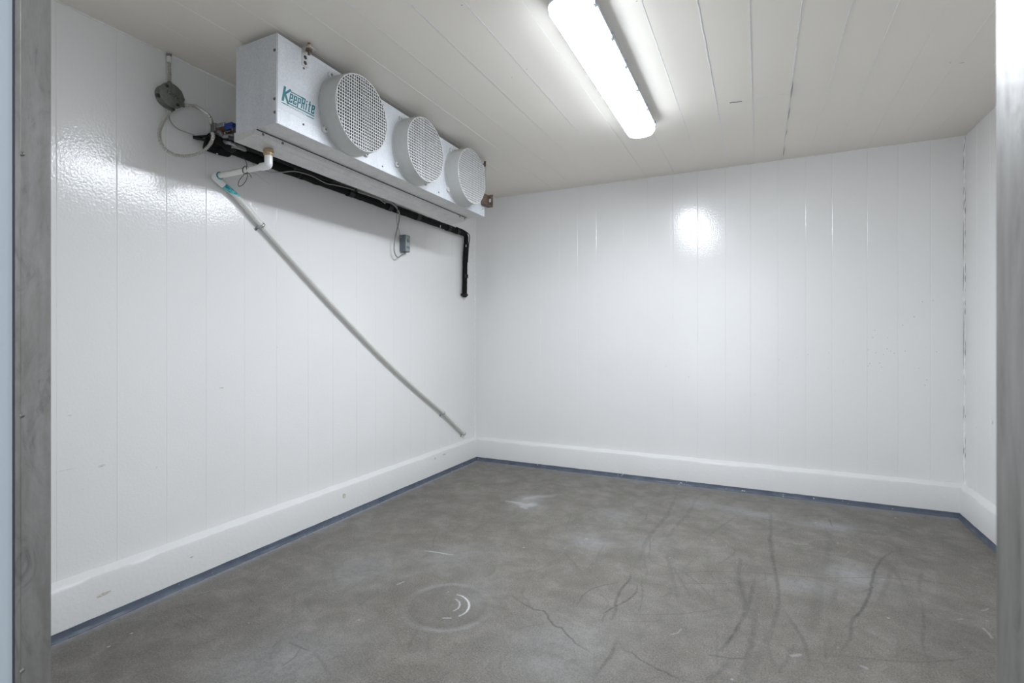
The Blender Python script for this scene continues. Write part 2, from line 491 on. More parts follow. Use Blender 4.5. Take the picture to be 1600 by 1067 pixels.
# white scrapes
stroke(white, [(815, 562), (870, 577), (915, 610), (943, 650), (948, 690), (930, 735), (895, 770), (835, 800)], .0048, .95, Z1, .0003)
stroke(white, [(800, 612), (835, 640), (845, 680), (825, 715), (770, 745)], .0034, .7, Z1, .0003)
stroke(white, [(650, 822), (745, 822)], .0035, .7, Z1, .0005)
stroke(white, [(455, 75), (540, 85), (640, 100), (760, 120)], .006, .5, Z1, .001)
stroke(white, [(150, 450), (215, 420)], .005, .35, Z1, .001)
for pts, wd, v in (([(792, 783), (806, 785), (818, 787)], .016, .30), ([(812, 787), (822, 790), (832, 788)], .045, .26), ([(822, 779), (840, 776), (860, 775)], .040, .16), ([(816, 792), (822, 794)], .02, .26)):
    stroke(white, pts, wd, v)
for pts, wd in (([(430, 845), (460, 840), (480, 822)], .005), ([(995, 435), (1050, 437)], .006), ([(980, 945), (1020, 938)], .012)):
    stroke(white, pts, wd * .8, .2, Z5)
for pts, wd in (([(410, 437), (425, 440)], .008), ([(425, 990), (450, 1000)], .012), ([(860, 778), (880, 776)], .006), ([(930, 540), (950, 544)], .006), ([(970, 740), (1000, 730)], .006), ([(980, 820), (1020, 865)], .008)):
    stroke(white, pts, wd * .7, .22, Z6)
for k in range(110):
    c = (rng.uniform(.1, 3.4), rng.uniform(-3.2, -.1)); r = rng.uniform(.002, .0048)
    ix = slice(np.searchsorted(xs, c[0] - r), np.searchsorted(xs, c[0] + r)); iy = slice(np.searchsorted(ys, c[1] - r), np.searchsorted(ys, c[1] + r))
    tgt = white if rng.random() < .6 else dark
    tgt[iy, ix] = np.maximum(tgt[iy, ix], rng.uniform(.15, .5))

me = bpy.data.meshes.new('floor')
nv = GX * GY
co = np.zeros((nv, 3), np.float32); co[:, 0] = XX.ravel(); co[:, 1] = YY.ravel()
out = co[:, 1] < -ROOM_D - 1e-4
co[out, 0] = (co[out, 0] - ROOM_W / 2) * 1.35 + ROOM_W / 2
I, J = np.meshgrid(np.arange(GY - 1), np.arange(GX - 1), indexing='ij')
q = (I * GX + J).ravel()
quads = np.stack([q, q + 1, q + GX + 1, q + GX], 1).astype(np.int32)
me.vertices.add(nv); me.vertices.foreach_set('co', co.ravel())
me.loops.add(quads.size); me.loops.foreach_set('vertex_index', quads.ravel())
me.polygons.add(len(quads)); me.polygons.foreach_set('loop_start', np.arange(0, quads.size, 4, dtype=np.int32))
me.update(calc_edges=True); me.validate()
ca = me.color_attributes.new('marks', 'FLOAT_COLOR', 'POINT')
cols = np.ones((nv, 4), np.float32); cols[:, 0] = dark.ravel(); cols[:, 1] = white.ravel(); cols[:, 2] = haze.ravel()
ca.data.foreach_set('color', cols.ravel())
me.materials.append(M['concrete'])
fl = bpy.data.objects.new('floor', me); col.objects.link(fl)
tag(fl, 'bare grey concrete floor with dark scuffs and pale scrapes', 'floor', kind='structure')

# ------------------------------------------------------------------ walls and ceiling of tongue-and-groove panels
T = .10
def slab(name, lo, hi, label, cat):
    return tag(build(name, MB().box(lo, hi), 'backing'), label, cat, kind='structure')

PT = .010                                    # panel skin thickness
def panel_mesh(name, wd, h, material):
    """one skin panel lying in the local XZ plane, its face towards -Y, chamfered long edges"""
    c = .0026; e = .0009; g = .0001
    mb = MB()
    prof = [(g, 0), (wd - g, 0), (wd - g, -PT + e), (wd - g - c, -PT), (g + c, -PT), (g, -PT + e)]
    mb.prism([(x, y, 0) for x, y in prof], (0, 0, h))
    me = bpy.data.meshes.new(name); me.from_pydata(mb.v, [], mb.f); finish(me, 0)
    me.materials.append(M[material])
    return me

def panels(parent, name, cuts, h, material, place):
    cache = {}
    for a, b_ in zip(cuts[:-1], cuts[1:]):
        wd = round(b_ - a, 3)
        if wd not in cache: cache[wd] = panel_mesh(name, wd, h, material)
        o = bpy.data.objects.new(name, cache[wd]); col.objects.link(o); o.parent = parent
        place(o, a, b_)

left_cuts = [-3.705, -3.55, -3.352, -3.153, -2.951, -2.754, -2.572, -2.369, -2.175, -1.956, -1.763, -1.556, -1.369, -1.172, -.975, -.782, -.586, -.39, -.195, 0]
back_cuts = [0, .135, .300, .497, .663, .836, 1.0, 1.164, 1.389, 1.583, 1.777, 1.959, 2.158, 2.325, 2.506, 2.676, 2.835, 3.038, 3.206, 3.377, 3.55]
right_cuts = [-3.705 + .195 * k for k in range(19)] + [0]
ceil_cuts = [0, .2, .4, .6, .8, .98, 1.19, 1.38, 1.58, 1.79, 1.985, 2.175, 2.35, 2.53, 2.70, 2.86, 3.03, 3.20, 3.37, 3.55]
front_l = [0, .2, .4, .6, .8, 1.0, 1.15, 1.306]
front_r = [2.526, 2.7, 2.9, 3.1, 3.3, 3.55]
D0, D1, DH = 1.306, 2.526, 2.02              # doorway

wl = slab('wall_left', (-T, -ROOM_D - T, 0), (-PT, T, ROOM_H), 'glossy white panelled wall behind the evaporator and drain pipe', 'wall')
wb = slab('wall_back', (-PT, PT, 0), (ROOM_W + PT, T, ROOM_H), 'glossy white panelled wall facing the doorway', 'wall')
wr = slab('wall_right', (ROOM_W + PT, -ROOM_D - T, 0), (ROOM_W + T, T, ROOM_H), 'glossy white panelled wall on the right behind the steel jamb', 'wall')
ce = slab('ceiling', (-T, -ROOM_D - T, ROOM_H + PT), (ROOM_W + T, T, ROOM_H + T), 'off-white ceiling of long painted panels', 'ceiling')
wf_mb = MB().box((-PT, -ROOM_D - T, 0), (D0 - .004, -ROOM_D - PT, ROOM_H)).box((D1 + .004, -ROOM_D - T, 0), (ROOM_W + PT, -ROOM_D - PT, ROOM_H)).box((D0 - .004, -ROOM_D - T, DH + .004), (D1 + .004, -ROOM_D - PT, ROOM_H))
wf = tag(build('wall_front', wf_mb, 'wall'), 'white panelled wall around the doorway the camera looks through', 'wall', kind='structure')

def place_left(o, a, b_): o.location = (-PT, a, 0); o.rotation_euler = (0, 0, math.pi / 2)
def place_back(o, a, b_): o.location = (a, PT, 0)
def place_right(o, a, b_): o.location = (ROOM_W + PT, b_, 0); o.rotation_euler = (0, 0, -math.pi / 2)
def place_front(o, a, b_): o.location = (b_, -ROOM_D - PT, 0); o.rotation_euler = (0, 0, math.pi)
def place_ceil(o, a, b_): o.location = (a, 0, ROOM_H + PT); o.rotation_euler = (math.pi / 2, 0, 0)
panels(wl, 'wall_panel', left_cuts, ROOM_H, 'wall', place_left)
panels(wb, 'wall_panel', back_cuts, ROOM_H, 'wall', place_back)
panels(wr, 'wall_panel', right_cuts, ROOM_H, 'wall', place_right)
panels(wf, 'wall_panel', front_l, ROOM_H, 'wall', place_front)
panels(wf, 'wall_panel', front_r, ROOM_H, 'wall', place_front)
panels(ce, 'ceiling_panel', ceil_cuts, ROOM_D, 'ceiling', place_ceil)

# caulked and cracked joints
def ragged(pts, wd, jit, th, nrm):
    """uneven bead along a straight run; nrm = direction it stands proud"""
    P = spline(pts, .02); n = np.array(nrm, float); d = P[-1] - P[0]; d /= np.linalg.norm(d); s = np.cross(d, n)
    mb = MB(); L = []; R_ = []
    for p in P:
        c = p + s * rng.normal(0, jit); h = wd * rng.uniform(.55, 1.35) / 2
        L.append(c - s * h); R_.append(c + s * h)
    k = len(P); vs = L + R_ + [(a + b_) / 2 + n * th for a, b_ in zip(L, R_)]
    fs = []
    for i in range(k - 1):
        fs += [(i, i + 1, 2 * k + i + 1, 2 * k + i), (2 * k + i, 2 * k + i + 1, k + i + 1, k + i)]
    return mb.add(vs, fs)
zc = ROOM_H - .0004
DN = (0, 0, -1)
for x, y0, y1, wd in ((2.175, -3.3, -.03, .007), (2.53, -3.3, -.03, .006), (1.985, -3.5, -.03, .005), (1.38, -3.5, -.03, .005), (1.58, -3.5, -.03, .003), (1.19, -3.5, -.03, .005), (.98, -3.5, -.03, .005), (2.35, -3.5, -.03, .005), (2.70, -3.5, -.6, .004), (2.86, -3.5, -.6, .004), (.8, -3.5, -.03, .003), (3.2, -3.5, -.5, .003)):
    build('caulk_bead', ragged([(x, y0, zc), (x, (y0 + y1) / 2, zc), (x, y1, zc)], wd, .0012 if wd > .0055 else .0003, .0011, DN), 'seam', ce, 60)
build('caulk_bead', ragged([(2.175, -1.14, zc), (2.35, -1.13, zc), (2.53, -1.12, zc)], .007, .001, .0011, DN), 'seam', ce, 60)
mb = MB()
for x, rngs in ((2.532, ((-1.25, -1.05), (-.95, -.75), (-.6, -.5), (-.3, -.1))),):
    for a, b_ in rngs:
        mb.prism([(x + .003, a, zc - .003), (x + .0042, (a * 2 + b_) / 3, zc - .003), (x + .003, b_, zc - .003), (x + .002, (a + 2 * b_) / 3, zc - .003)], (0, 0, .0025))
mb.prism([(2.24, -1.137, zc - .003), (2.30, -1.130, zc - .003), (2.30, -1.133, zc - .003), (2.24, -1.141, zc - .003)], (0, 0, .0025))
o = build('joint_crack', mb, 'crack', ce); o['kind'] = 'stuff'
# split corner bead between back and right wall
cb = build('corner_bead', ragged([(ROOM_W - .004, -.004, .19), (ROOM_W - .004, -.004, 1.3), (ROOM_W - .004, -.004, ROOM_H)], .012, .0015, .004, (-.7, -.7, 0)), 'seam', wr, 60)
mb = MB()
for z0, z1 in ((2.30, 2.35), (2.18, 2.27), (2.03, 2.08), (1.93, 2.0), (1.62, 1.86), (1.42, 1.58), (.93, 1.36), (.62, .70), (.4, .44)):
    h = .0011 if z1 - z0 > .1 else .0018
    x = ROOM_W - .0105 + rng.normal(0, .0008)
    mb.prism([(x - h, -.0105, z0), (x, -.0115, (z0 + z1) / 2 - .01), (x + h, -.0095, z1), (x + h * 1.5, -.0095, (z0 + z1) / 2 + .01)], (-.0012, -.0012, 0))
o = build('corner_crack', mb, 'crack', wr); o['kind'] = 'stuff'
# thin bead where ceiling meets the walls
build('caulk_bead', ragged([(0, -.002, ROOM_H - .002), (1.7, -.002, ROOM_H - .002), (ROOM_W, -.002, ROOM_H - .002)], .008, .0008, .003, (0, -.7, -.7)), 'seam', wb, 60)
build('caulk_bead', ragged([(.002, -ROOM_D, ROOM_H - .002), (.002, -1.7, ROOM_H - .002), (.002, 0, ROOM_H - .002)], .008, .0008, .003, (.7, 0, -.7)), 'seam', wl, 60)
build('caulk_bead', ragged([(.003, -.003, .2), (.003, -.003, 1.2), (.003, -.003, ROOM_H)], .010, .0005, .003, (.7, -.7, 0)), 'seam', wb, 60)

# specks, nicks and rub marks on the paint (flat flakes a fraction of a millimetre proud)
M['speck'] = plain('paint_speck', (.42, .41, .40), .6, var=.3)
M['rub'] = plain('paint_rub', (.66, .64, .60), .5, var=.15, scale=90)
def flake(mb, c, u, v, n, ru, rv):
    k = 7; a0 = rng.uniform(0, 6.28)
    poly = [np.array(c) + np.array(u) * ru * rng.uniform(.6, 1.2) * math.cos(a0 + 6.283 * i / k) + np.array(v) * rv * rng.uniform(.6, 1.2) * math.sin(a0 + 6.283 * i / k) for i in range(k)]
    mb.prism(poly, np.array(n) * .0004)
mb = MB()
zoom = (700, 180, 1.778)
for x, y in ((1318, 518), (1347, 515), (1295, 560), (1263, 583), (1186, 597), (1180, 617), (1222, 618), (1168, 652), (1188, 660), (1220, 649), (1240, 661), (1270, 655), (1210, 665), (1200, 688), (1167, 697), (1308, 703), (1357, 657), (1418, 735), (1330, 735), (1325, 750), (1000, 665), (1058, 660), (920, 680), (605, 697), (668, 727), (228, 686), (1172, 690), (1230, 655), (1205, 700)):
    p = on(x / 1.778 + 700, y / 1.778 + 180, 1, 0); flake(mb, p, (1, 0, 0), (0, 0, 1), (0, -1, 0), .003, .003)
for k in range(60):
    p = (rng.normal(2.3, .7), 0, rng.normal(.93, .18))
    if .1 < p[0] < 3.45: flake(mb, p, (1, 0, 0), (0, 0, 1), (0, -1, 0), rng.uniform(.001, .0022), rng.uniform(.001, .0022))
o = build('paint_specks', mb, 'speck', wb); o['kind'] = 'stuff'
mb = MB()
for x, y, ru, rv in ((346, 606, .012, .004), (158, 728, .016, .006), (100, 735, .05, .0015), (245, 730, .003, .003), (433, 543, .003, .003), (110, 649, .01, .003)):
    flake(mb, on(x, y, 0, 0), (0, 1, 0), (0, 0, 1), (1, 0, 0), ru, rv)
o = build('rub_marks', mb, 'rub', wl); o['kind'] = 'stuff'
mb = MB()
for x, y in ((1551, 660), (1557, 345), (1526, 668)): flake(mb, on(x, y, 0, ROOM_W), (0, 1, 0), (0, 0, 1), (-1, 0, 0), .006, .012 if x == 1551 else .003)
o = build('paint_nicks', mb, 'speck', wr); o['kind'] = 'stuff'
mb = MB()
for x, y in ((1485, 98), (1503, 98), (722, 8), (823, 108), (995, 2), (800, 121)): flake(mb, on(x, y, 2, ROOM_H), (1, 0, 0), (0, 1, 0), (0, 0, -1), .012 if x == 1503 else .004, .003)
o = build('ceiling_specks', mb, 'speck', ce); o['kind'] = 'stuff'

# ------------------------------------------------------------------ concrete curb along the walls, with its blue foot
CD, CH, CT = .037, .190, .210                # curb depth, front edge height, height at the wall
def run(name, kind, label, cat):
    """extrude the curb (or its painted foot) along a wall, wavy like trowelled render"""
    mb = MB()
    if kind == 'curb': prof = [(0, 0), (CD, 0), (CD, .03), (CD - .001, CH - .012), (CD - .005, CH), (CD * .5, CH + .008), (.008, CT - .005), (.0, CT)]
    else: prof = [(CD - .004, .033), (CD + .0022, .032), (CD + .003, .012), (CD + .010, .0018), (CD + .010, .0), (CD - .004, 0)]
    if 'left' in name or label.startswith('L'): pass
    return mb, prof
def curb(name, side, kind, label, material):
    mb, prof = run(name, kind, label, None)
    n = 90
    rows = []
    for i in range(n + 1):
        t = i / n; row = []
        for j, (d, z) in enumerate(prof):
            jz = 0
            if kind == 'curb' and 3 <= j: jz = rng.normal(0, .0012)
            if kind == 'foot' and j <= 1: jz = rng.normal(0, .0005) if 0 < i < n else 0
            if kind == 'foot' and j in (3, 4): d += rng.normal(0, .0016) if 0 < i < n else 0
            if side == 'left': p = (d, -ROOM_D + (ROOM_D - d) * t, z + jz)
            elif side == 'back': p = (d + (ROOM_W - 2 * d) * t, -d, z + jz)
            else: p = (ROOM_W - d, -ROOM_D + (ROOM_D - d) * t, z + jz)
            row.append(p)
        rows.append(row)
    k = len(prof); vs = [p for r in rows for p in r]; fs = []
    for i in range(n):
        for j in range(k):
            fs.append((i * k + j, i * k + (j + 1) % k, (i + 1) * k + (j + 1) % k, (i + 1) * k + j))
    fs += [tuple(range(k)), tuple(n * k + j for j in range(k))]
    mb.add(vs, fs)
    return tag(build(name, mb, material, smooth=35), label, 'baseboard' if kind == 'curb' else 'trim', kind='structure')
bl = curb('baseboard_left', 'left', 'curb', 'white painted curb along the foot of the pipe wall', 'curb')
curb('baseboard_back', 'back', 'curb', 'white painted curb along the foot of the back wall', 'curb')
curb('baseboard_right', 'right', 'curb', 'white painted curb along the foot of the right wall', 'curb')
curb('trim_1', 'left', 'foot', 'slate blue painted strip under the curb of the pipe wall', 'edge')
curb('trim_2', 'back', 'foot', 'chipped slate blue painted strip under the back curb', 'edge')
curb('trim_3', 'right', 'foot', 'slate blue painted strip under the right curb', 'edge')
M['patch'] = plain('filler_patch', (.60, .56, .48), .6, var=.25, scale=110)
mb = MB()
for x, y, ru, rv in ((538, 775, .020, .018), (160, 929, .035, .007), (680, 716, .012, .012), (694, 710, .03, .006), (300, 870, .01, .004)):
    flake(mb, on(x, y, 0, CD + .0005), (0, 1, 0), (0, 0, 1), (1, 0, 0), ru, rv)
o = build('filler_patch', mb, 'patch', bl); o['kind'] = 'stuff'

# ------------------------------------------------------------------ doorway trim
df = empty('door_1', ((D0 + D1) / 2, -ROOM_D, 0), 'doorway lined with worn steel strips and pale blue reveals', 'doorway', kind='structure')
yi = -ROOM_D
for sx, x in ((1, D0), (-1, D1)):
    # painted reveal, gasket line, folded steel angle with its raised lip
    build('reveal', MB().box((min(x, x - sx * .03), yi - T - .02, 0), (max(x, x - sx * .03), yi - .046, DH)), 'door_paint', df)
    build('gasket', MB().tube([(x, yi - .0465, 0), (x, yi - .0465, DH)], .0018, 8), 'rubber', df, 60)
    mb = MB()
    prof = [(0, 0), (0, -.0375), (.0018, -.039), (.0018, -.0455), (.0, -.0455), (-.004, -.0455), (-.004, 0), (-.05, 0), (-.05, .0018), (.0, .0018)]
    mb.prism([(x + sx * u, yi + v, 0) for u, v in prof], (0, 0, DH))
    st = build('jamb_trim', mb, 'steel', df)
    for z in ((.22, .59, 1.005, 1.43, 1.80) if sx > 0 else (1.90,)):
        build('screw', MB().lathe((x + sx * .0, yi - .0365, z), (sx, 0, 0), [(0, .0038), (.0015, .0036), (.0026, .002)], 10), 'screw', st, 50)
build('head_reveal', MB().box((D0, yi - T - .02, DH), (D1, yi - .046, DH + .03)), 'door_paint', df)
build('head_trim', MB().box((D0 - .05, yi - .0455, DH), (D1 + .05, yi + .0018, DH + .004)).box((D0 - .05, yi, DH), (D1 + .05, yi + .0018, DH + .05)), 'steel', df)

# ------------------------------------------------------------------ ceiling light
LX, LY0, LY1 = 1.765, -2.42, -1.085
lamp = empty('ceiling_light', (LX, (LY0 + LY1) / 2, ROOM_H), 'long white sealed strip light glowing on the ceiling', 'light')
def rrect(hx, hy, r, z, n=8):
    out = []
    for cx_, cy_, a0 in ((hx - r, hy - r, 0), (-hx + r, hy - r, 90), (-hx + r, -hy + r, 180), (hx - r, -hy + r, 270)):
        for i in range(n + 1):
            a = math.radians(a0 + 90 * i / n); out.append((LX + cx_ + r * math.cos(a), (LY0 + LY1) / 2 + cy_ + r * math.sin(a), z))
    return out
def loft(rings):
    mb = MB(); n = len(rings[0]); vs = [p for r in rings for p in r]; fs = []
    for i in range(len(rings) - 1):
        for k in range(n): fs.append((i * n + k, i * n + (k + 1) % n, (i + 1) * n + (k + 1) % n, (i + 1) * n + k))
    fs += [tuple(range(n)), tuple((len(rings) - 1) * n + k for k in range(n))]
    return mb.add(vs, fs)
hy = (LY1 - LY0) / 2
build('housing', loft([rrect(.070, hy - .012, .045, ROOM_H - .0005), rrect(.074, hy - .008, .05, ROOM_H - .03), rrect(.084, hy + .001, .058, ROOM_H - .042), rrect(.086, hy + .003, .06, ROOM_H - .050), rrect(.086, hy + .003, .06, ROOM_H - .056)]), 'lamp_house', lamp, 40)
dfz = build('diffuser', loft([rrect(.0825, hy, .058, ROOM_H - .0555), rrect(.0815, hy - .001, .058, ROOM_H - .064), rrect(.077, hy - .006, .056, ROOM_H - .080), rrect(.068, hy - .016, .05, ROOM_H - .093), rrect(.05, hy - .032, .036, ROOM_H - .101), rrect(.02, hy - .06, .016, ROOM_H - .104)]), 'diffuser', lamp, 50)
dfz.data.materials.append(M['flank'])
for p in dfz.data.polygons:
    if p.normal.z > -.72: p.material_index = 1
for s in (-1, 1):
    for k in range(6):
        y = LY1 - .075 - k * (LY1 - LY0 - .15) / 5
        x = LX + s * .087
        mb = MB().box((x - .0025, y - .012, ROOM_H - .068), (x + .0025, y + .012, ROOM_H - .038), .001).box((x - s * .009 - .004, y - .012, ROOM_H - .071), (x - s * .009 + .009 * (1 if s > 0 else 1) - .002, y + .012, ROOM_H - .0665), .001)
        build('clip', mb, 'clip', lamp)

# ------------------------------------------------------------------ evaporator
XF, XB, Y0, Y1, ZB, ZT = .613, .365, -2.682, -.928, 2.0, 2.368
ev = empty('evaporator_unit', (XF, (Y0 + Y1) / 2, ZB), 'galvanised three-fan evaporator hung from the ceiling along the left wall', 'evaporator')
ev.rotation_euler = (math.radians(-.42), 0, 0)
th = .0015
build('front_panel', MB().box((XF - th, Y0 + .004, ZB + .001), (XF, Y1, ZT)), 'galv', ev)
build('end_panel', MB().prism([(XF - .001, Y0, ZB - .001), (XF - .001, Y0, ZT), (XB, Y0, ZT), (XB, Y0, ZB - .004), (XF - .135, Y0, ZB - .004)], (0, .0025, 0)), 'galv', ev)
build('end_panel', MB().box((XB, Y1 - .002, ZB), (XF - .0012, Y1 + .0005, ZT)), 'galv', ev)
build('top_panel', MB().box((XB, Y0 + .003, ZT - .001), (XF - .001, Y1 - .002, ZT + .0008)), 'galv', ev)
build('bottom_panel', MB().box((XF - .150, Y0 + .003, ZB), (XF - .001, Y1 - .002, ZB + .0015)), 'galv_pan', ev)
build('coil', MB().box((XB + .01, Y0 + .05, ZB + .02), (XB + .13, Y1 - .05, ZT - .01)), 'fin', ev)
build('back_flange', MB().box((XB, Y0 + .003, ZB), (XB + .0015, Y0 + .06, ZT)), 'galv', ev)
build('back_flange', MB().box((XB, Y1 - .06, ZB), (XB + .0015, Y1 - .002, ZT)), 'galv', ev)
# drain pan, deeper towards the wall, its front edge folded
pp = [(XF - .130, ZB - .0005), (XF - .134, ZB - .020), (XF - .146, ZB - .024), (XB + .03, ZB - .034), (XB - .012, ZB - .034), (XB - .014, ZB + .004), (XB - .012, ZB + .004),
      (XB - .010, ZB - .030), (XB + .03, ZB - .0305), (XF - .146, ZB - .021), (XF - .136, ZB - .018), (XF - .1318, ZB - .0005)]
mb = MB().prism([(x, Y0 + .002, z) for x, z in pp], (0, Y1 - Y0 - .030, 0))
for y in (Y0 + .001, Y1 - .029):
    mb.prism([(XF - .131, y, ZB - .001), (XF - .135, y, ZB - .020), (XF - .146, y, ZB - .0238), (XB + .03, y, ZB - .0338), (XB - .012, y, ZB - .0338), (XB - .013, y, ZB + .003)], (0, .0015, 0))
pan = build('drain_pan', mb, 'galv_pan', ev)
build('pan_seam', MB().box((XF - .132, Y0 + .01, ZB - .003), (XF - .126, Y1 - .035, ZB - .0006)), 'dark', pan)
build('pan_crease', MB().box((XF - .166, Y0 + .01, ZB - .0275), (XF - .164, Y1 - .03, ZB - .0235)), 'galv', pan)
def screw(x, y, z, ax, parent, r=.0045):
    return build('screw', MB().lathe((x, y, z), ax, [(-.0008, r * 1.35), (.0006, r * 1.35), (.0008, r), (.0030, r), (.0042, r * .6)], 8), 'screw', parent, 40)
for y, z in ((-2.64, -.010), (-2.54, -.012), (-1.05, -.010), (-.985, -.012)): screw(XF - .1315, y, ZB + z, (1, 0, 0), pan)
for x, z in ((XF - .013, ZT - .068), (XF - .010, ZB + .045), (XF - .012, ZB + .10)): screw(x, Y0, z, (0, -1, 0), ev, .005)
for y, z in ((-2.545, ZB + .288), (-2.545, ZB + .045), (-2.03, ZB + .022), (-1.51, ZB + .022), (-.955, ZB + .05), (-2.03, ZB + .345), (-1.51, ZB + .345)): screw(XF, y, z, (1, 0, 0), ev, .0038)

# fans: guard ring, egg-crate grille, lugs; rotor behind
FR, FP = .179, .095
fz = (ZB + ZT) / 2 - .004
def fan(yc):
    c = (XF, yc, fz)
    g = build('fan_guard', MB().lathe(c, (1, 0, 0), [(.0005, FR + .004), (.004, FR + .004), (.005, FR + .0005), (FP - .006, FR - .0035), (FP - .001, FR - .005), (FP, FR - .007), (FP - .001, FR - .010), (FP - .012, FR - .0095), (.0005, FR - .006)], 64, closed=True), 'guard', ev, 35)
    mb = MB(); pitch = .0146; R0 = FR - .008; bw = .0017
    k = int(R0 / pitch)
    for i in range(-k, k + 1):
        h = math.sqrt(max(0, R0 ** 2 - (i * pitch) ** 2))
        mb.box((XF + FP - .007, yc + i * pitch - bw, fz - h), (XF + FP - .002, yc + i * pitch + bw, fz + h))
        mb.box((XF + FP - .0065, yc - h, fz + i * pitch - bw), (XF + FP - .0028, yc + h, fz + i * pitch + bw))
    build('grille', mb, 'grille', g)
    build('venturi', MB().lathe((XF, yc, fz), (1, 0, 0), [(.0004, FR - .007), (.0014, FR - .007), (.0014, .02), (.0004, .02)], 48, closed=True), 'dark', g)
    for a in (52, 128, 218, 322):
        ca, sa = math.cos(math.radians(a)), math.sin(math.radians(a))
        q = (XF, yc + (FR + .008) * ca, fz + (FR + .008) * sa)
        if a == 322: q = (XF, yc + (FR + .006) * math.cos(math.radians(312)), fz + (FR + .006) * math.sin(math.radians(312)))
        lug = build('lug', MB().lathe(q, (1, 0, 0), [(.0005, .0145), (.011, .0135), (.0125, .0125), (.0125, .0060), (.005, .0056)], 16), 'grille', g, 40)
        build('screw', MB().lathe(q, (1, 0, 0), [(.005, .0052), (.0075, .0050), (.0085, .003)], 10), 'screw', lug, 40)
    rot = build('fan_rotor', MB().lathe((XF + .012, yc, fz), (1, 0, 0), [(0, .055), (.028, .053), (.040, .044), (.046, .02)], 24), 'motor', ev, 40)
    for b_ in range(4):
        mb = MB(); vs = []; fs = []; N = 8
        for i in range(N + 1):
            r = .045 + (.155 - .045) * i / N; wdt = .30 + .42 * math.sin(math.pi * .5 * i / N)
            for s_, dx in ((-1, .006), (1, .040)):
                a = b_ * math.pi / 2 + .4 + s_ * wdt * .55
                vs.append((XF + dx, yc + r * math.cos(a), fz + r * math.sin(a)))
        for i in range(N): fs.append((2 * i, 2 * i + 1, 2 * i + 3, 2 * i + 2))
        m2 = len(vs); vs += [(x + .0015, y, z) for x, y, z in vs]; fs += [tuple(m2 + q for q in f)[::-1] for f in fs]
        mb.add(vs, fs); build('blade', mb, 'blade', rot, 40)
for yc in (-2.281, -1.772, -1.263): fan(yc)

# hangers
hg = build('hanger_bracket', MB().box((XF, -2.556, ZT - .070), (XF + .0022, -2.522, ZT + .006)).box((XF, -2.556, ZT - .0), (XF + .045, -2.522, ZT + .0025)), 'galv_pan', ev)
build('hanger_bolt', MB().lathe((XF + .024, -2.539, ZT - .024), (0, 0, 1), [(0, .006), (.016, .006), (.0161, .0145), (.028, .0145), (.0281, .006), (.054, .006)], 6), 'rust', hg)
build('washer', MB().lathe((XF + .024, -2.539, ZT + .0025), (0, 0, 1), [(0, .017), (.003, .017), (.0031, .011), (.014, .011)], 12), 'brass', hg)
for z in (ZT - .030, ZT - .054): build('slot', MB().lathe((XF + .0018, -2.539, z), (1, 0, 0), [(0, .0085), (.001, .0085)], 12), 'dark', hg)
hg = build('hanger_bracket', MB().box((XF - .002, Y1 - .008, ZT - .010), (XF + .012, Y1 - .004, ZT + .028)).box((XF - .03, Y1 - .03, ZT), (XF + .015, Y1 - .004, ZT + .004)), 'rust', ev)
build('hanger_strap', MB().box((XF + .004, Y1 - .003, ZB + .18), (XF + .008, Y1 + .008, ZT + .03)), 'zinc', hg)
# rusty angle bracket at the far lower corner
rb = build('angle_bracket', MB().box((XF + .001, Y1 - .055, ZB + .075), (XF + .006, Y1 + .045, ZB + .165)).box((XF + .001, Y1 + .040, ZB + .075), (XF + .045, Y1 + .045, ZB + .165)).box((XF + .001, Y1 - .055, ZB + .075), (XF + .045, Y1 + .045, ZB + .079)), 'rust', ev)
rb['label'] = 'rusty brown angle bracket'
build('slot', MB().box((XF + .016, Y1 + .0385, ZB + .112), (XF + .030, Y1 + .0403, ZB + .136)), 'white_coat', rb)
build('slot', MB().lathe((XF + .022, Y1 + .0403, ZB + .150), (0, -1, 0), [(0, .004), (.001, .004)], 10), 'dark', rb)

# maker's plate: K-e-e-P-R-i-t-e between two rules, small line below
lx = XF + .0006
def P2(u, v): return (lx, -2.657 + u + .20 * v * .9, 2.101 + v)        # slanted lettering
lg = build('logo_plate', MB().box((XF, -2.678, ZB + .066), (XF + .0005, -2.452, ZB + .188)), 'sticker', ev)
lg['label'] = 'pale maker plate with dark green lettering'
SEGN = [0]
def seg(mb, a, b_, wd):
    a = np.array(a, float); b_ = np.array(b_, float); d = b_ - a; L = np.linalg.norm(d); d /= L; n = np.array([-d[1], d[0]]) * wd / 2
    e = d * wd / 2
    q = [a - e - n, b_ + e - n, b_ + e + n, a - e + n]
    SEGN[0] = (SEGN[0] + 1) % 12
    mb.prism([P2(*p) for p in q], (.0005 + .00004 * SEGN[0], 0, 0))
def letter(ch, u0, v0, w_, h, wd):
    S = {'e': [((0, 0), (0, 1)), ((0, 1), (1, 1)), ((1, 1), (1, .52)), ((0, .52), (1, .52)), ((0, 0), (1, 0)), ((1, 0), (1, .2))],
         'P': [((0, -.12), (0, 1)), ((0, 1), (1, 1)), ((1, 1), (1, .48)), ((0, .48), (1, .48))],
         'R': [((0, 0), (0, 1.28)), ((-.6, 1.30), (.9, 1.30)), ((1, 1.24), (1, .74)), ((0, .66), (.9, .66)), ((.72, .60), (1.05, 0))],
         'i': [((.3, 0), (.3, .78)), ((.3, 1.12), (.3, 1.16))],
         't': [((.3, 0), (.3, 1.28)), ((-.05, .92), (.75, .92)), ((.3, 0), (.75, 0))]}[ch]
    mb = MB()
    for a, b_ in S: seg(mb, (u0 + a[0] * w_, v0 + a[1] * h), (u0 + b_[0] * w_, v0 + b_[1] * h), wd)
    build('lettering', mb, 'green', lg)
mb = MB(); kw = .0088
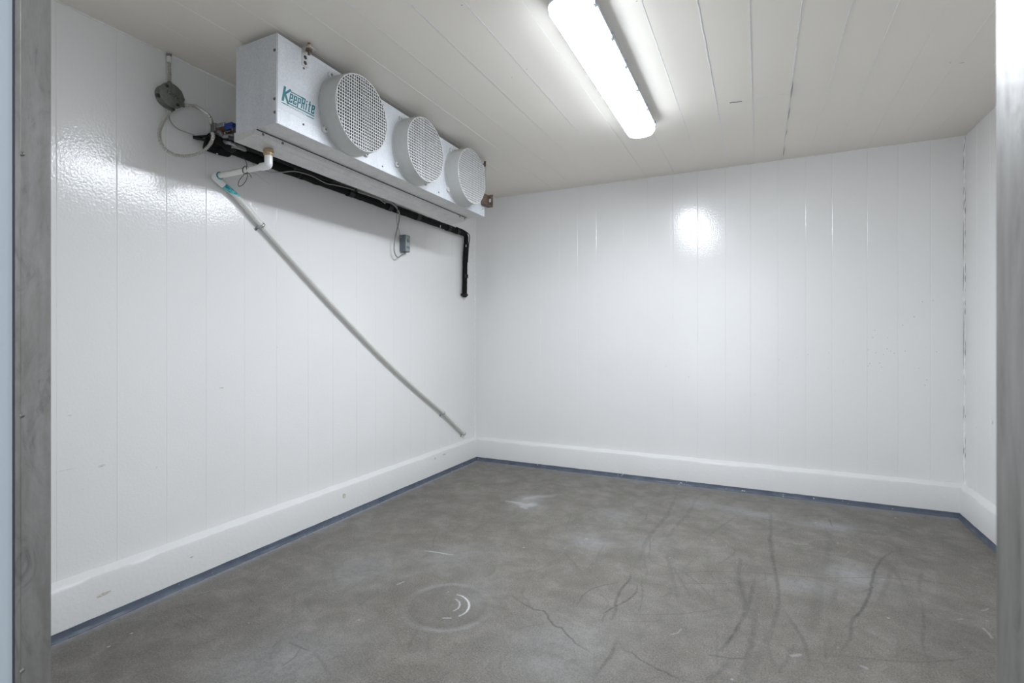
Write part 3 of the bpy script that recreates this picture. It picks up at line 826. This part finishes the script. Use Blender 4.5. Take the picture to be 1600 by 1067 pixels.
seg(mb, (.004, .006), (.004, .060), .0105); seg(mb, (.006, .032), (.030, .060), .0095); seg(mb, (.010, .034), (.030, .003), .0095)
build('lettering', mb, 'green', lg)
u = .036
for ch, w_ in (('e', .0108), ('e', .0108), ('P', .0108), ('R', .0120), ('i', .0050), ('t', .0085), ('e', .0108)):
    letter(ch, u, .0125, w_, .0335, .0057); u += w_ + .0098
UE = u - .006
mb = MB(); seg(mb, (.038, .0562), (.092, .0562), .0042); seg(mb, (.026, .0025), (UE, .0025), .0048)
seg(mb, (.002, -.0075), (.034, -.0075), .0036); seg(mb, (UE - .036, -.0105), (UE, -.0105), .0036)
build('rule', mb, 'green', lg)
def text_mesh(name, body, size, material, parent, xf_):
    cu = bpy.data.curves.new(name, 'FONT'); cu.body = body; cu.size = size; cu.extrude = 0
    tmp = bpy.data.objects.new('tmp_text', cu); col.objects.link(tmp)
    dg = bpy.context.evaluated_depsgraph_get(); ev_ = tmp.evaluated_get(dg); m0 = ev_.to_mesh()
    vs = [tuple(v.co) for v in m0.vertices]; fs = [tuple(p.vertices) for p in m0.polygons]
    ev_.to_mesh_clear(); bpy.data.objects.remove(tmp); bpy.data.curves.remove(cu)
    wmax = max(v[0] for v in vs); mb = MB(); mb.add([xf_(v[0] / wmax, v[1]) for v in vs], fs)
    return build(name, mb, material, parent)
text_mesh('lettering', 'REFRIGERATION', .0115, 'green', lg, lambda s, y: P2(.038 + s * (UE - .038 - .040), -.0125 + y))

# ------------------------------------------------------------------ PVC drain line
DY = -2.552; PX = .405; PR = .0135
dr = empty('drain_pipe', (.03, DY, 1.9), 'white plastic drain pipe sloping down the left wall to the corner', 'pipe')
zdr = ZB - .027
build('drain_fitting', MB().lathe((PX, DY, zdr), (0, 0, -1), [(0, .020), (.004, .0225), (.012, .0225), (.0125, .0195), (.016, .0195), (.0165, .0215), (.024, .0215), (.0245, .018), (.030, .018)], 20), 'brass', dr, 40)
PZ = 1.902
build('elbow', MB().tube(spline([(PX, DY, zdr - .026), (PX, DY, PZ + .010), (PX - .0015, DY, PZ + .003), (PX - .009, DY, PZ), (PX - .045, DY, PZ)], .003), .0172, 18), 'pvc_white', dr, 60)
build('pipe_run', MB().tube([(PX - .04, DY, PZ), (.05, DY, PZ)], PR, 18), 'pvc', dr, 60)
px_pts = [(345, 278), (372, 309), (410, 353), (470, 421), (530, 487), (600, 560), (650, 607), (693, 645), (725, 677)]
dpts = [on(x, y, 0, .026) for x, y in px_pts]
dpts[0] = np.array([.026, DY + .014, PZ - .008])
sl = spline(dpts, .03)
build('pipe_run', MB().tube(sl, PR, 18), 'pvc', dr, 60)
d0 = (sl[3] - sl[0]); d0 /= np.linalg.norm(d0)
e0 = np.array([.026, DY, PZ])
build('elbow', MB().tube(spline([(.070, DY, PZ), (.045, DY, PZ), e0 + d0 * .008 + np.array([.004, 0, 0]), e0 + d0 * .055], .004), .0175, 18), 'pvc_white', dr, 60)
build('primer_ring', MB().lathe((.0712, DY, PZ), (1, 0, 0), [(-.001, .0180), (.0025, .0180), (.0028, .0135), (-.001, .0135)], 18, closed=True), 'primer_dark', dr, 60)
# teal primer that ran along the pipe below the elbow: a thin shell on its lit side
def shell(p0, d, L, a0, a1, r, taper):
    d = np.array(d); n = np.array([1., 0, 0]); s_ = np.cross(d, n); vs = []; fs = []; K = 8; N = 8
    for i in range(N + 1):
        t = i / N; ca = (a0 + a1) / 2; ha = (a1 - a0) / 2 * (1 - taper * t)
        for j in range(K + 1):
            a = math.radians(ca + ha * (2 * j / K - 1) + 8 * math.sin(i * 2.1))
            vs.append(p0 + d * L * t + r * (math.cos(a) * n + math.sin(a) * s_))
    for i in range(N):
        for j in range(K): fs.append((i * (K + 1) + j, i * (K + 1) + j + 1, (i + 1) * (K + 1) + j + 1, (i + 1) * (K + 1) + j))
    return MB().add(vs, fs)
build('primer_smear', shell(e0 + d0 * .054, d0, .085, -70, 100, PR + .0008, .55), 'primer', dr, 60)
build('primer_smear', shell(e0 + d0 * .055, d0, .030, -15, 50, PR + .0014, .5), 'primer_dark', dr, 60)
def strap(t_px):
    p = on(*t_px, 0, .026); i = int(np.argmin(np.linalg.norm(sl - p, axis=1))); p = sl[i]
    d = sl[min(i + 1, len(sl) - 1)] - sl[max(i - 1, 0)]; d /= np.linalg.norm(d)
    n = np.array([1., 0, 0]); s_ = np.cross(d, n); r = PR + .0012
    arc = [p + r * (math.cos(a) * n + math.sin(a) * s_) for a in np.linspace(-1.75, 1.75, 14)]
    path = [arc[0] - s_ * .016 - n * (arc[0][0] - .0018)] if False else []
    mb = MB(); vs = []; fs = []
    foot = arc[-1] + s_ * .0; base0 = np.array([.0012, *foot[1:]]); base1 = base0 + s_ * .020
    foot2 = np.array([.0012, *arc[0][1:]]); base2 = foot2 - s_ * .012
    pts = [base2, foot2] + arc + [base0, base1]
    for q in pts:
        for e in (-.007, .007): vs.append(q + d * e)
    for k in range(len(pts) - 1): fs.append((2 * k, 2 * k + 1, 2 * k + 3, 2 * k + 2))
    mb.add(vs, fs)
    o = build('pipe_strap', mb, 'zinc', dr, 40)
    m_ = o.modifiers.new('thickness', 'SOLIDIFY'); m_.thickness = .0016
    build('screw', MB().lathe(base0 + s_ * .011 + n * .0005, n, [(0, .005), (.003, .0048), (.004, .003)], 8), 'screw', o, 40)
strap((410, 353)); strap((693, 645)); strap((724, 676))
dd = sl[-1] - sl[-3]; dd /= np.linalg.norm(dd)
build('pipe_end', MB().tube([sl[-1] - dd * .01, sl[-1] + dd * .012], .0155, 16), 'pvc', dr, 60)

# wire tie looped round the horizontal pipe
wt = empty('wire_tie', (.19, DY, PZ), 'thin dark wire twisted round the short drain pipe', 'wire')
X0 = float(on(384, 268, 1, DY)[0])
ring = [(X0 + .006 * math.sin(a), DY + (PR + .003) * math.cos(a), PZ + (PR + .003) * math.sin(a)) for a in np.linspace(0, 6.6, 24)]
build('loop', MB().tube(ring, .0019, 8), 'cable_dark', wt, 60)
W = lambda x, y, yy=DY - .02: on(x, y, 1, yy)
build('tail', MB().tube(spline([W(386, 268), W(386, 278), W(380, 288), W(373, 291), W(373, 284), W(380, 274), W(386, 270), W(390, 272), W(393, 277)], .004), .0017, 6), 'cable_dark', wt, 60)
build('tail', MB().tube(spline([W(390, 270), W(400, 272), W(411, 280), W(422, 288)], .006), .0014, 6), 'cable', wt, 60)
build('tail', MB().tube(spline([W(385, 266), W(386, 258), W(383, 250), W(379, 245)], .005), .0014, 6), 'cable_dark', wt, 60)

# ------------------------------------------------------------------ black insulated refrigerant lines
ln = empty('refrigerant_lines', (.04, -1.4, 2.05), 'black insulated pipe bundle along the left wall under the evaporator', 'pipe')
LXW = .042
def wob(pts, a): return [p + rng.normal(0, a, 3) * np.array([.3, 1, 1]) for p in pts]
pts = spline([(LXW, -2.585, 2.066), (LXW, -2.2, 2.060), (LXW, -1.6, 2.051), (LXW, -.9, 2.047), (LXW, -.34, 2.046), (LXW, -.245, 2.044)], .035)
build('insulated_run', MB().tube(wob(pts, .0012), [.033 - .009 * min(1, i / (len(pts) * .35)) + rng.normal(0, .0009) for i in range(len(pts))], 16), 'black_foam', ln, 60)
build('insulated_run', MB().tube(wob(spline([(.075, -2.60, 2.075), (.072, -2.3, 2.080), (.060, -1.9, 2.074), (.05, -1.5, 2.066), (.045, -1.0, 2.062), (.043, -.3, 2.058)], .035), .001), .014, 12), 'black_tape', ln, 60)
# bend and drop at the corner: two tubes side by side
for dy, dz, r, ze in ((-.014, -.002, .0155, 1.512), (.013, .006, .0125, 1.52)):
    pth = spline([(LXW, -.32, 2.046 + dz), (LXW, -.262 + dy, 2.045 + dz), (LXW, -.228 + dy, 2.030), (LXW - .004, -.218 + dy, 1.99), (.030, -.220 + dy, 1.85), (.028, -.222 + dy, 1.7), (.026, -.224 + dy, ze)], .02)
    build('insulated_drop', MB().tube(wob(pth, .0006), r, 12), 'black_foam', ln, 60)
build('cable_loop', MB().tube(spline([(.06, -.42, 2.070), (.06, -.30, 2.066), (.055, -.205, 2.050), (.05, -.180, 2.025), (.047, -.188, 1.97), (.044, -.195, 1.90), (.040, -.200, 1.80)], .012), .004, 8), 'black_tape', ln, 60)
for y in (-2.05, -1.66, -1.28, -.95, -.52, -.38):
    z = float(np.interp(y, pts[:, 1], pts[:, 2]))
    build('tape_band', MB().lathe((LXW, y - .022, z), (0, 1, 0), [(0, .0275), (.044, .0272)], 16), 'black_tape', ln, 60)
build('tape_band', MB().lathe((.030, -.222, 1.66), (0, 0, 1), [(0, .0255), (.03, .0255)], 14), 'black_tape', ln, 60)
build('end_clamp', MB().box((.004, -.262, 1.500), (.040, -.188, 1.520), .004).lathe((.026, -.225, 1.488), (0, 0, 1), [(0, .017), (.014, .021)], 12), 'black_tape', ln, 60)
for x, y in ((339, 238), (688, 354), (728, 384)):
    p = on(x, y, 0, .068 if x < 700 else .05); mb = MB()
    mb.prism([p + np.array([0, -.004, -.010]), p + np.array([0, .005, -.008]), p + np.array([0, .003, .012]), p + np.array([0, -.001, .010])], (.0015, 0, 0))
    build('torn_spot', mb, 'pvc_white', ln)
# spread-out start at the near end: taped tails and elbows
def bpt(x, y, xx): return on(x, y, 0, xx)
B = lambda zx, zy, xx: bpt(295 + zx / 13.34, 180 + zy / 13.34, xx)
build('suction_elbow', MB().tube(spline([B(330, 590, .05), B(470, 640, .06), B(640, 700, .06), B(800, 740, .05)], .02), .030, 16), 'black_foam', ln, 60)
build('suction_elbow', MB().tube(spline([B(560, 620, .11), B(600, 530, .13), B(700, 560, .16), B(800, 640, .16), B(900, 700, .12)], .015), .020, 14), 'black_foam', ln, 60)
build('tape_tail', MB().tube(spline([B(90, 455, .02), B(230, 445, .03), B(400, 440, .04), B(520, 470, .06)], .02), .006, 8), 'black_tape', ln, 60)
build('tape_tail', MB().tube(spline([B(90, 460, .02), B(230, 490, .03), B(340, 520, .05), B(420, 540, .06)], .02), .007, 8), 'black_tape', ln, 60)

# ------------------------------------------------------------------ valve at the near end of the unit
vb = empty('solenoid_valve', (.2, -2.60, 2.1), 'small valve with blue coil between the conduit and the evaporator', 'valve')
VY = -2.60
V = lambda zx, zy, yy=VY: on(295 + zx / 13.34, 180 + zy / 13.34, 1, yy)
def vbox(name, zx0, zy0, zx1, zy1, y0, y1, material, c=.003):
    a = V(zx0, zy1, y0); b_ = V(zx1, zy0, y0)
    return build(name, MB().box((min(a[0], b_[0]), y0, min(a[2], b_[2])), (max(a[0], b_[0]), y1, max(a[2], b_[2])), c), material, vb)
vbox('conduit_hub', 445, 150, 545, 350, VY - .02, VY + .02, 'jbox')
vbox('coil_housing', 545, 130, 725, 270, VY - .015, VY + .03, 'tin')
vbox('coil_strap', 560, 255, 730, 300, VY - .016, VY + .02, 'copper', .001)
vbox('coil', 725, 120, 880, 300, VY - .02, VY + .03, 'blue', .006)
vbox('end_cap', 880, 160, 910, 320, VY - .012, VY + .02, 'copper', .002)
vbox('valve_stem', 745, 300, 860, 360, VY - .01, VY + .02, 'rust', .002)
vbox('valve_nut', 905, 230, 985, 370, VY - .01, VY + .03, 'dark', .003)
build('valve_body', MB().tube(spline([V(560, 350), V(620, 330), V(680, 380), V(720, 450), V(800, 440), V(960, 430)], .006), .011, 12), 'tin', vb, 60)
build('copper_tube', MB().tube(spline([V(690, 380), V(680, 480), V(760, 560), V(900, 590), V(1000, 640, VY + .08), V(1100, 660, VY + .18)], .008), .008, 10), 'tin', vb, 60)
build('copper_tube', MB().tube(spline([V(800, 330), V(840, 420), V(960, 500), V(1010, 470, VY + .05)], .008), .010, 10), 'dark', vb, 60)
build('copper_tube', MB().tube(spline([V(860, 640, VY + .03), V(960, 640, VY + .06), V(1100, 690, VY + .14), V(1330, 790, VY + .30)], .01), .011, 10), 'cable', vb, 60)

# ------------------------------------------------------------------ junction box and flexible conduits
JC = np.array([0.0, -2.755, 2.203])
jb = empty('junction_box', tuple(JC), 'round grey electrical box high on the left wall', 'electrical box')
build('box_body', MB().lathe(JC + [.0003, 0, 0], (1, 0, 0), [(0, .050), (.036, .050), (.038, .049)], 28), 'jbox', jb, 40)
cv = build('cover', MB().lathe(JC + [.0385, 0, 0], (1, 0, 0), [(0, .0535), (.004, .0535), (.006, .051)], 28), 'jbox', jb, 40)
for a in (125, -55): 
    q = JC + np.array([.0445, .040 * math.cos(math.radians(a)), .040 * math.sin(math.radians(a))])
    build('screw', MB().lathe(q, (1, 0, 0), [(-.001, .0075), (.002, .007), (.003, .004)], 10), 'ink', cv, 40)
for a in (40, 8, -78, 200):
    u = np.array([0, math.cos(math.radians(a)), math.sin(math.radians(a))]); q = JC + u * .05 + np.array([.028, 0, 0])
    build('lug', MB().lathe(q, u, [(0, .009), (.010, .008), (.011, .005)], 8), 'ink', jb, 40)
t_ = math.radians(-18)
def jtxt(s, y):
    u_ = -.030 + s * .060; v_ = y - .004
    return tuple(JC + np.array([.0450, u_ * math.cos(t_) - v_ * math.sin(t_), u_ * math.sin(t_) + v_ * math.cos(t_)]))
text_mesh('lettering', '120V', .024, 'ink', cv, jtxt)

def conduit(path, label, r=.0080, ribs=True, start=0):
    P = spline(path, .0020)
    rs = [r * ((1.0, 1.0, .62, .62)[i % 4]) for i in range(len(P))] if ribs else r
    c = empty('flexible_conduit', tuple(P[0]), label, 'conduit', 'flexible conduits at the round box')
    build('ribbed_tube', MB().tube(P, rs, 12), 'conduit', c, 25)
    for q, d in ((P[0], P[3] - P[0]), (P[-1], P[-4] - P[-1])):
        d = d / np.linalg.norm(d)
        build('connector', MB().lathe(q, d, [(-.002, r * 1.25), (.010, r * 1.25), (.012, r * 1.05)], 12), 'jbox', c, 40)
    return c
c = conduit([(.020, -2.753, 2.256), (.019, -2.753, 2.30), (.017, -2.753, 2.345), (.016, -2.753, 2.392)], 'straight ribbed conduit rising from the round box to the ceiling')
build('painted_sleeve', MB().tube([(.017, -2.753, 2.355), (.016, -2.753, 2.3985)], .0098, 12), 'white_coat', c, 60)
J = lambda x, y, xx: on(x, y, 0, xx)
pv = V(490, 350)
conduit([JC + [.022, .006, -.056], J(258, 185, .035), J(249, 205, .05), J(253, 226, .06), J(268, 240, .08), J(290, 244, .10), J(312, 239, .13), J(327, 227, .16), J(333, 214, .18), tuple(pv + np.array([0, 0, -.004]))],
        'ribbed conduit hanging in a wide loop below the round box')
conduit([JC + [.022, .054, -.016], J(304, 166, .06), J(318, 174, .11), J(328, 183, .15), tuple(V(485, 185))], 'short ribbed conduit arching from the round box to the valve')

sw = empty('sensor_wire', (.012, -2.7, 2.1), 'thin pale wire drooping from the round box to the black pipe bundle', 'wire')
build('wire', MB().tube(spline([J(263, 172, .010), J(266, 188, .010), J(276, 200, .010), J(292, 207, .012), J(304, 211, .018)], .008), .0022, 8), 'cable', sw, 60)

# ------------------------------------------------------------------ control box with its cables
KB = empty('control_box', (0, -1.09, 1.82), 'small grey control box on the wall under the evaporator', 'control box')
ya, yb = -1.110, -1.055
zt, zb = 1.884, 1.760
build('box_body', MB().box((.0005, ya, zb), (.055, yb, zt), .003), 'ctrl', KB)
fc = build('face_plate', MB().box((.0548, ya + .003, zb + .004), (.0572, yb - .003, zt - .004), .001), 'ctrl_face', KB)
build('dial', MB().lathe((.0572, -1.082, 1.842), (1, 0, 0), [(0, .013), (.004, .012)], 18), 'ctrl', fc, 40)
build('window', MB().box((.0570, -1.102, 1.785), (.0580, -1.064, 1.803)), 'ctrl', fc)
build('screw', MB().lathe((.0572, -1.064, 1.872), (1, 0, 0), [(0, .004), (.0015, .003)], 8), 'screw', fc, 40)
build('screw', MB().lathe((.012, ya, 1.868), (0, -1, 0), [(0, .004), (.002, .003)], 8), 'zinc', KB, 40)
build('cable_gland', MB().lathe((.030, -1.085, zb), (0, 0, -1), [(-.002, .011), (.006, .011), (.0065, .008), (.016, .007)], 12), 'ctrl', KB, 40)
cg = empty('control_cable', (.06, -1.15, 1.95), 'grey cable looping from the pipe bundle into the control box', 'cable')
build('sheath', MB().tube(spline([J(560, 300, .085), J(590, 310, .085), J(612, 318, .085), J(622, 328, .080), J(624, 340, .07), J(621, 356, .055), J(617, 374, .045), J(616, 392, .04), J(621, 402, .04), J(627, 399, .034), (.030, -1.085, zb - .012)], .008), .0048, 10), 'cable', cg, 60)
build('thin_wire', MB().tube(spline([J(600, 316, .088), J(616, 319, .088), J(621, 327, .085), J(619.5, 338, .07), J(620.5, 350, .05), J(624, 362, .035), J(624, 370, .02)], .008), .0020, 8), 'cable', cg, 60)
sp_ = empty('supply_cable', (.09, -1.9, 2.06), 'thin grey cable strung along the top of the black pipe bundle', 'cable')
R2 = lambda zx, zy, xx: on(360 + zx / 7.115, 220 + zy / 7.115, 0, xx)
build('sheath', MB().tube(spline([R2(250, 260, .09), R2(420, 340, .09), R2(560, 350, .10), R2(720, 340, .11), R2(900, 390, .10), R2(1060, 470, .09), R2(1150, 490, .085), R2(1280, 520, .085), R2(1420, 560, .085), J(585, 307, .085), J(602, 318, .08)], .012), .0030, 8), 'cable', sp_, 60)
build('sheath', MB().tube(spline([J(520, 283, .095), J(545, 291, .10), J(580, 302, .10), J(605, 311, .095), J(618, 320, .09), J(623, 328, .085)], .012), .0026, 8), 'cable_dark', sp_, 60)
for x, y in ((461, 264), (556, 297), (623, 327)):
    p = J(x, y, .09); build('tie', MB().box(p - np.array([.006, .006, .006]), p + np.array([.006, .006, .006]), .002), 'rubber', sp_)
